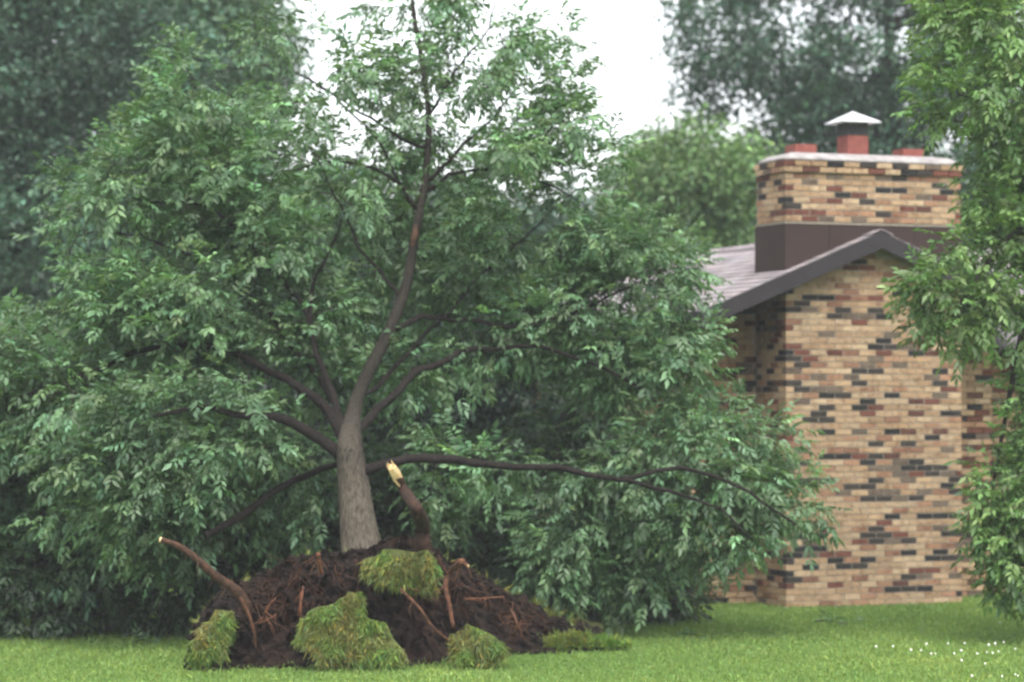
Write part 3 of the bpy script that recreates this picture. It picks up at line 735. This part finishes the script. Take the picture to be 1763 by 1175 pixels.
root([(795, 968, 23.02), (775, 985, 23.75), (767, 1012, 23.65), (775, 1045, 23.58), (780, 1082, 23.55)], .030, .018, c=(1.35, 1.1, .95))
root([(690, 1015, 23.65), (725, 1050, 23.55), (745, 1080, 23.55), (775, 1105, 23.6)], .016, .008, c=(1.3, 1.1, .9))
root([(790, 965, 23.9), (800, 968, 23.8), (806, 974, 23.75)], .018, .010, c=(1.6, 1.4, 1.2), tip='cut')
root([(548, 955, 23.02), (550, 975, 23.9), (555, 990, 23.9)], .022, .016, c=(1.8, 1.45, 1.1))
root([(800, 1032, 23.85), (835, 1030, 23.8), (868, 1028, 23.85)], .010, .006, c=(1.5, 1.2, 1))
root([(515, 1060, 23.6), (518, 1035, 23.6), (522, 1010, 23.7)], .018, .008, c=(1.5, 1.1, .9))
root([(455, 1060, 23.55), (462, 1045, 23.5), (475, 1030, 23.55)], .016, .006, c=(1.6, 1.15, .85))
root([(440, 1075, 23.55), (460, 1068, 23.5), (475, 1058, 23.52)], .014, .006, c=(1.6, 1.15, .85))
root([(880, 1050, 24.0), (890, 1075, 23.02), (885, 1095, 23.98)], .012, .007, c=(1.3, 1, .8))
root([(650, 1004, 23.78), (690, 1010, 23.72), (722, 1018, 23.7)], .012, .007, c=(1.6, 1.3, 1.1))
mb = MB()
for k in range(620):
    z = random.choice([(430, 480), (500, 540), (660, 790), (660, 790), (780, 900), (560, 640), (850, 940)])
    x = random.uniform(*z); s0 = np.interp(x, [q[0] for q in top], np.linspace(0, 1, len(top))); p = plate(s0, random.uniform(.3, .6)) + Vector((0, -.03, 0))
    ln = random.uniform(.08, .34); d = Vector((random.gauss(0, .5), random.gauss(-.25, .25), -abs(random.gauss(.7, .35)))).normalized(); pts = [p]
    for q in range(5):
        d = (d + Vector((random.gauss(0, .28), random.gauss(0, .2), random.gauss(-.05, .2)))).normalized(); pts.append(pts[-1] + d * ln / 5)
    r = random.uniform(.0012, .0045); f = random.uniform(.3, 1.35); mb.tube(pts, [r, r, r * .9, r * .8, r * .6, r * .3], 4, (f, f * .82, f * .66), cap=False)
tag(mb.build('fine_roots', M['root'], rootp), kind='stuff')

# ------------------------------------------------------------------ other trees and shrubs
def make_tree(name, label, px, Y, ells, ntar, per, crad, lsize, base, tr=.16, group=None, comp=False, nl=6, cat='tree', keep=None, var=.25, top_y=None, mt='far_leaf', bk='dark_bark', fork=.35, spread=.2):
    x = (px - CX) / F * Y; root_ = empty(name, (x, Y, 0)); tag(root_, label, cat, group)
    tp = ell_points(ells, ntar, .3, keep); tg = Pn(tp); tg = tg[tg[:, 2] > .15]
    ce = Pn(np.array([[np.average([e[0] for e in ells], weights=[e[3] * e[4] for e in ells]), min(e[1] for e in ells) if top_y is None else top_y, np.mean([e[2] for e in ells])]]))[0]
    b0 = Vector((x, Y, -.05)); tpz = Vector(ce)
    pts = resample([b0, b0.lerp(tpz, .33) + Vector((random.uniform(-.1, .1), 0, 0)) * tpz.z * .2, b0.lerp(tpz, .66) + Vector((random.uniform(-.1, .1), 0, 0)) * tpz.z * .2, tpz], .25)
    mb = MB(); mb.tube(pts, rads(len(pts), tr, tr * .2, 1), 10, rough=.1); mb.build('trunk', M[bk], root_, True)
    nodes = pts[int(len(pts) * .3):]
    far = tg[rng.permutation(len(tg))[:nl]]
    for t in far:
        t = Vector(t); a = pts[int(len(pts) * random.uniform(fork, .85))]; mid = a.lerp(t, .5) + Vector((0, 0, .12 * (t - a).length))
        lp = resample([a, mid, t], .2); mb = MB(); mb.tube(lp, rads(len(lp), tr * .45, .012), 6, rough=.1); mb.build('limb', M[bk], root_, True); nodes += lp
    tw, _, _ = grow(nodes, tg, .1, 4, rtip=.005, rmax=tr * .35); twig_mesh('twigs', tw, M[bk], root_)
    if comp:
        V, T, Cc = crown_leaves(tg, per, crad, lsize, base, var, along=tw)
    else:
        O, J = clump(tg, per, crad); O[:, 2] = np.maximum(O[:, 2], .03); V, T, Cc = simple(O, lsize, base, var, unit(J))
        Cc = Cc * np.repeat(np.exp(rng.normal(0, spread, (len(tg), 1))), per * 4, 0)
    tag(link('crown', np_mesh('crown', V, T, Cc, M[mt]), root_), kind='stuff')
    return root_
DARK = np.array([.040, .082, .050]); MID = np.array([.06, .11, .06]); LITE = np.array([.10, .17, .06])
# big trees far behind, on the left
make_tree('tall_tree', 'tall dark blue green tree behind the leaning tree, farthest from the house', 60, 44, [(60, 150, 44, 330, 330, 2.5, 1), (40, 480, 43, 260, 260, 2, 1), (-120, 250, 44, 260, 380, 2, .7)], 1000, 80, .55, .125, DARK, .3, spread=.4)
make_tree('tall_tree', 'broad grey green tree behind the crown of the leaning tree, beside the open sky', 330, 47, [(330, 120, 47, 190, 230, 2, 1), (430, 60, 47, 90, 120, 1.5, .7), (350, 480, 47, 220, 260, 2, .9)], 640, 74, .55, .125, MID * 1.2, .26, spread=.35)
make_tree('tree', 'dark leafy tree filling the gap behind the leaning trunk', 640, 50, [(640, 560, 50, 260, 260, 2, 1), (860, 560, 50, 250, 230, 2, 1), (760, 780, 49, 420, 200, 2, 1)], 700, 44, .6, .19, DARK * .9, .24)
# behind the house
make_tree('tall_tree', 'large dark tree towering behind the brick chimney', 1500, 52, [(1480, 60, 52, 330, 200, 2.5, 1), (1600, 250, 52, 330, 200, 2.5, 1), (1230, 40, 52, 120, 100, 1.5, .45), (1240, 150, 52, 95, 70, 1.2, .55), (1420, 280, 52, 160, 130, 1.5, 1), (1640, -100, 52, 300, 160, 2, .6)], 900, 64, .5, .135, DARK, .32, spread=.3)
make_tree('young_tree', 'pale yellow green tree standing beyond the roof beside the open sky', 1190, 46, [(1200, 300, 46, 130, 95, 1.4, 1), (1130, 330, 46, 90, 110, 1.2, 1), (1180, 430, 46, 150, 90, 1.4, 1), (1290, 320, 46, 60, 90, 1, .8)], 330, 60, .42, .115, LITE, .14)
# tree at the right, trunk out of the picture, boughs before the house
def keep_r(x, y, d):
    if y > 640: return True
    if x > 1688 and 425 < y < 505 and random.random() < .75: return False
    if x < 1600 and 240 < y < 400: return False
    if x < 1665 and 215 < y < 390: return False
    return True
make_tree('ash_tree', 'bright green tree whose boughs hang before the brick house and chimney', 1905, 26.2,
    [(1700, 90, 26, 150, 190, .8, 1), (1740, 300, 26.2, 90, 110, .6, 1.0), (1660, 490, 25.8, 110, 75, .5, 1.2), (1740, 440, 26, 70, 90, .5, .9), (1775, 860, 26, 95, 150, .5, 1.1), (1730, 940, 26, 55, 80, .4, 1), (1860, 500, 26.2, 140, 400, .9, .7), (1640, 545, 25.8, 60, 35, .3, 1)],
    430, 13, .22, .18, GREEN * np.array([1.15, 1.12, .75]), .12, comp=True, keep=keep_r, mt='leaf', top_y=50, nl=9, fork=.25)
# left neighbour with hanging boughs
make_tree('bushy_tree', 'bushy tree with low hanging boughs beside the leaning tree, away from the house', -60, 27.3,
    [(20, 760, 27.2, 210, 170, .8, 1), (-60, 620, 27.2, 200, 120, .8, .8), (90, 930, 27, 200, 130, .6, 1), (250, 800, 27.5, 200, 170, .6, .8)],
    430, 15, .26, .19, GREEN * .95, .14, comp=True, mt='leaf', top_y=560)
# shrubs along the back of the lawn
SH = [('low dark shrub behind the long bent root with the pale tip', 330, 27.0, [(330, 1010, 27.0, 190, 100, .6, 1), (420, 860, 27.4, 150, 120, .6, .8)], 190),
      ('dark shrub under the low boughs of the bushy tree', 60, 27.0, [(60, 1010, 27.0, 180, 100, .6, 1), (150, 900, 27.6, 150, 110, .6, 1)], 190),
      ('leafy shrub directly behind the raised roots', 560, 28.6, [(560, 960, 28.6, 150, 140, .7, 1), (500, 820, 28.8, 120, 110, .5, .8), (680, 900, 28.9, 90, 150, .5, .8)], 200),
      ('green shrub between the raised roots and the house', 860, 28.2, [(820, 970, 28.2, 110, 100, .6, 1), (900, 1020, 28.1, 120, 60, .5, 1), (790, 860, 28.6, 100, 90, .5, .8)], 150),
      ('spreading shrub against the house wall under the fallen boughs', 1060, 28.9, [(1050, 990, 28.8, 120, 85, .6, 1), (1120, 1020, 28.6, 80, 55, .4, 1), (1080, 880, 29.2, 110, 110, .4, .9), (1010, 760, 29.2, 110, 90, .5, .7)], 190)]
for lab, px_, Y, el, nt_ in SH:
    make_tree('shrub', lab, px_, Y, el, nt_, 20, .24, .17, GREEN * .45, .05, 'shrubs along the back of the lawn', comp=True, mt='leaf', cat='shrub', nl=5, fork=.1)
# dark evergreen in the hollow behind
make_tree('evergreen_tree', 'very dark dense evergreen glimpsed in the hollow behind the leaning tree', 830, 33.5, [(830, 760, 33.5, 230, 200, 1, 1), (740, 600, 33.5, 260, 160, 1, 1), (480, 700, 33.5, 200, 250, 1, 1)], 520, 60, .32, .10, DARK * .4, .16, var=.3)
# wood beyond
tp = ell_points([(-100, 640, 68, 700, 220, 3, 1), (700, 560, 70, 600, 240, 3, 1), (1500, 520, 72, 800, 260, 3, 1), (400, 450, 72, 500, 200, 3, .6), (20, 180, 70, 420, 330, 3, .8)], 1900, .2); tg = Pn(tp)
tg = np.concatenate([tg, np.stack([rng.uniform(-34, 34, 900), rng.uniform(60, 68, 900), rng.uniform(.3, 4.5, 900)], 1)])
O, J = clump(tg, 34, 1.0); O[:, 2] = np.maximum(O[:, 2], .05); V, T, Cc = simple(O, .42, DARK, .3, unit(J))
tag(link('far_woods', np_mesh('far_woods', V, T, Cc, M['far_leaf'])), 'dark wood of far trees behind the house and lawn', 'woods', kind='stuff')

# ------------------------------------------------------------------ lawn grass and flowers
nb = 460000; O = np.stack([rng.uniform(-7, 9, nb), 17 + 15.5 * rng.uniform(0, 1, nb), np.zeros(nb)], 1)
hl = (O - np.array([[C0.x, C0.y, 0]])) @ np.array([[CO, -SI, 0], [SI, CO, 0], [0, 0, 1]])      # into the house's own axes
ins = ((hl[:, 0] > -.01) & (hl[:, 0] < BW + .01) & (hl[:, 1] > -.01)) | ((hl[:, 0] > -.86) & (hl[:, 1] > DEP - .01))
O = O[~ins]; nb = len(O)
pat = np.array([noise.noise(Vector((x * .7, y * .35, 0))) + .6 * noise.noise(Vector((x * 2.6, y * 1.3, 3))) for x, y in O[:, :2]])
V, T, Cc = blades(O, np.array([[0, 0, 1.]]) + rng.normal(0, .42, O.shape), rng.uniform(.022, .05, nb) * (1 + .25 * pat), np.full(nb, .006), np.array([.155, .24, .058]), .16, .10)
Cc = Cc * np.repeat(1 + .22 * pat, 4)[:, None] * np.stack([1 + .12 * np.repeat(pat, 4), np.ones(nb * 4), np.ones(nb * 4)], 1)
tag(link('lawn_grass', np_mesh('lawn_grass', V, T, Cc, M['grass'])), 'short mown green lawn grass', 'grass', kind='stuff')
# clover heads
mb = MB(); mb.tube([(0, 0, 0), (.003, 0, .03), (0, 0, .062)], [.0018] * 3, 4, (.2, .4, .1)); rr = [(0, .056), (.007, .058), (.0115, .066), (.011, .075), (.006, .082), (0, .084)]
vs = [(r_ * math.cos(j * math.pi / 4), r_ * math.sin(j * math.pi / 4), z) for r_, z in rr for j in range(8)]
nst = len(mb.f); mb.add(vs, [(i * 8 + j, i * 8 + (j + 1) % 8, (i + 1) * 8 + (j + 1) % 8, (i + 1) * 8 + j) for i in range(5) for j in range(8)], (1, 1, 1), 1)
cm = mb.mesh('clover_flower', [M['grass'], M['petal']], True)
spots = [(1604, 1134), (1610, 1131), (1643, 1133), (1657, 1130), (1683, 1133), (1700, 1129), (1708, 1132), (1714, 1117), (1718, 1128), (1702, 1120), (1748, 1168), (1754, 1170), (1725, 1172), (1675, 1174), (1660, 1114), (1632, 1114), (1593, 1118), (1586, 1127), (1568, 1129), (1747, 1124), (1706, 1050), (1722, 1076), (1730, 1112), (1510, 1122), (1537, 1120), (1658, 1146), (1696, 1150)]
for (x, y) in spots:
    o = bpy.data.objects.new('clover_flower', cm); COL.objects.link(o); p = G(x, y + 3); o.location = p; o.rotation_euler = (random.uniform(-.2, .2), random.uniform(-.2, .2), random.uniform(0, 6)); s = random.uniform(.6, .95); o.scale = (s, s, s)
    tag(o, 'small white clover flower in the grass before the house', 'flower', 'white clover flowers in the lawn')

# ------------------------------------------------------------------ damp hazy air
mb = MB(); mb.box(-60, 60, -3, 90, -1, 24); hz = mb.build('haze', None or M['soil']); hz.data.materials.clear()
m = bpy.data.materials.new('haze'); m.use_nodes = True; n = m.node_tree; n.nodes.clear(); o = n.nodes.new('ShaderNodeOutputMaterial')
pv = n.nodes.new('ShaderNodeVolumePrincipled'); pv.inputs['Color'].default_value = (.93, .97, 1, 1); pv.inputs['Density'].default_value = .0008
n.links.new(pv.outputs[0], o.inputs['Volume']); hz.data.materials.append(m); tag(hz, 'thin pale haze in the damp air', 'haze', kind='stuff')

# ------------------------------------------------------------------ storm litter on the lawn
for (x, y, nl_, sz, lab) in ((1405, 1076, 6, .16, 'torn leafy twig lying on the grass before the brick chimney wall'), (235, 1112, 4, .14, 'small broken twig with few leaves on grass below the long bent root'),
                          (905, 1122, 3, .13, 'bare dark broken twig on the grass at the root plate end nearer the house'), (1180, 1098, 4, .13, 'torn leafy twig on the grass between root plate and house')):
    p0 = G(x, y); p0.z = .035; e = empty('fallen_twig', p0); tag(e, lab, 'twig'); an = random.uniform(0, 6)
    pts = [p0 + Vector((math.cos(an) * q * .07 + random.gauss(0, .008), math.sin(an) * q * .07, .012 * math.sin(q))) for q in range(6)]
    mb = MB(); mb.tube(pts, [.007, .006, .005, .004, .003, .002], 5, (.9, .8, .7)); mb.build('stem', M['dark_bark'], e)
    if nl_ > 3:
        O = np.array([list(pts[min(5, 1 + q)]) for q in range(nl_)]); D = rng.normal(0, 1, (nl_, 3)); D[:, 2] = abs(D[:, 2]) * .3
        V, T, Cc = compound(O, D, np.full(nl_, sz), GREEN * 1.2); V[:, 2] = np.maximum(V[:, 2], .02); tag(link('leaves', np_mesh('leaves', V, T, Cc, M['leaf']), e), kind='stuff')
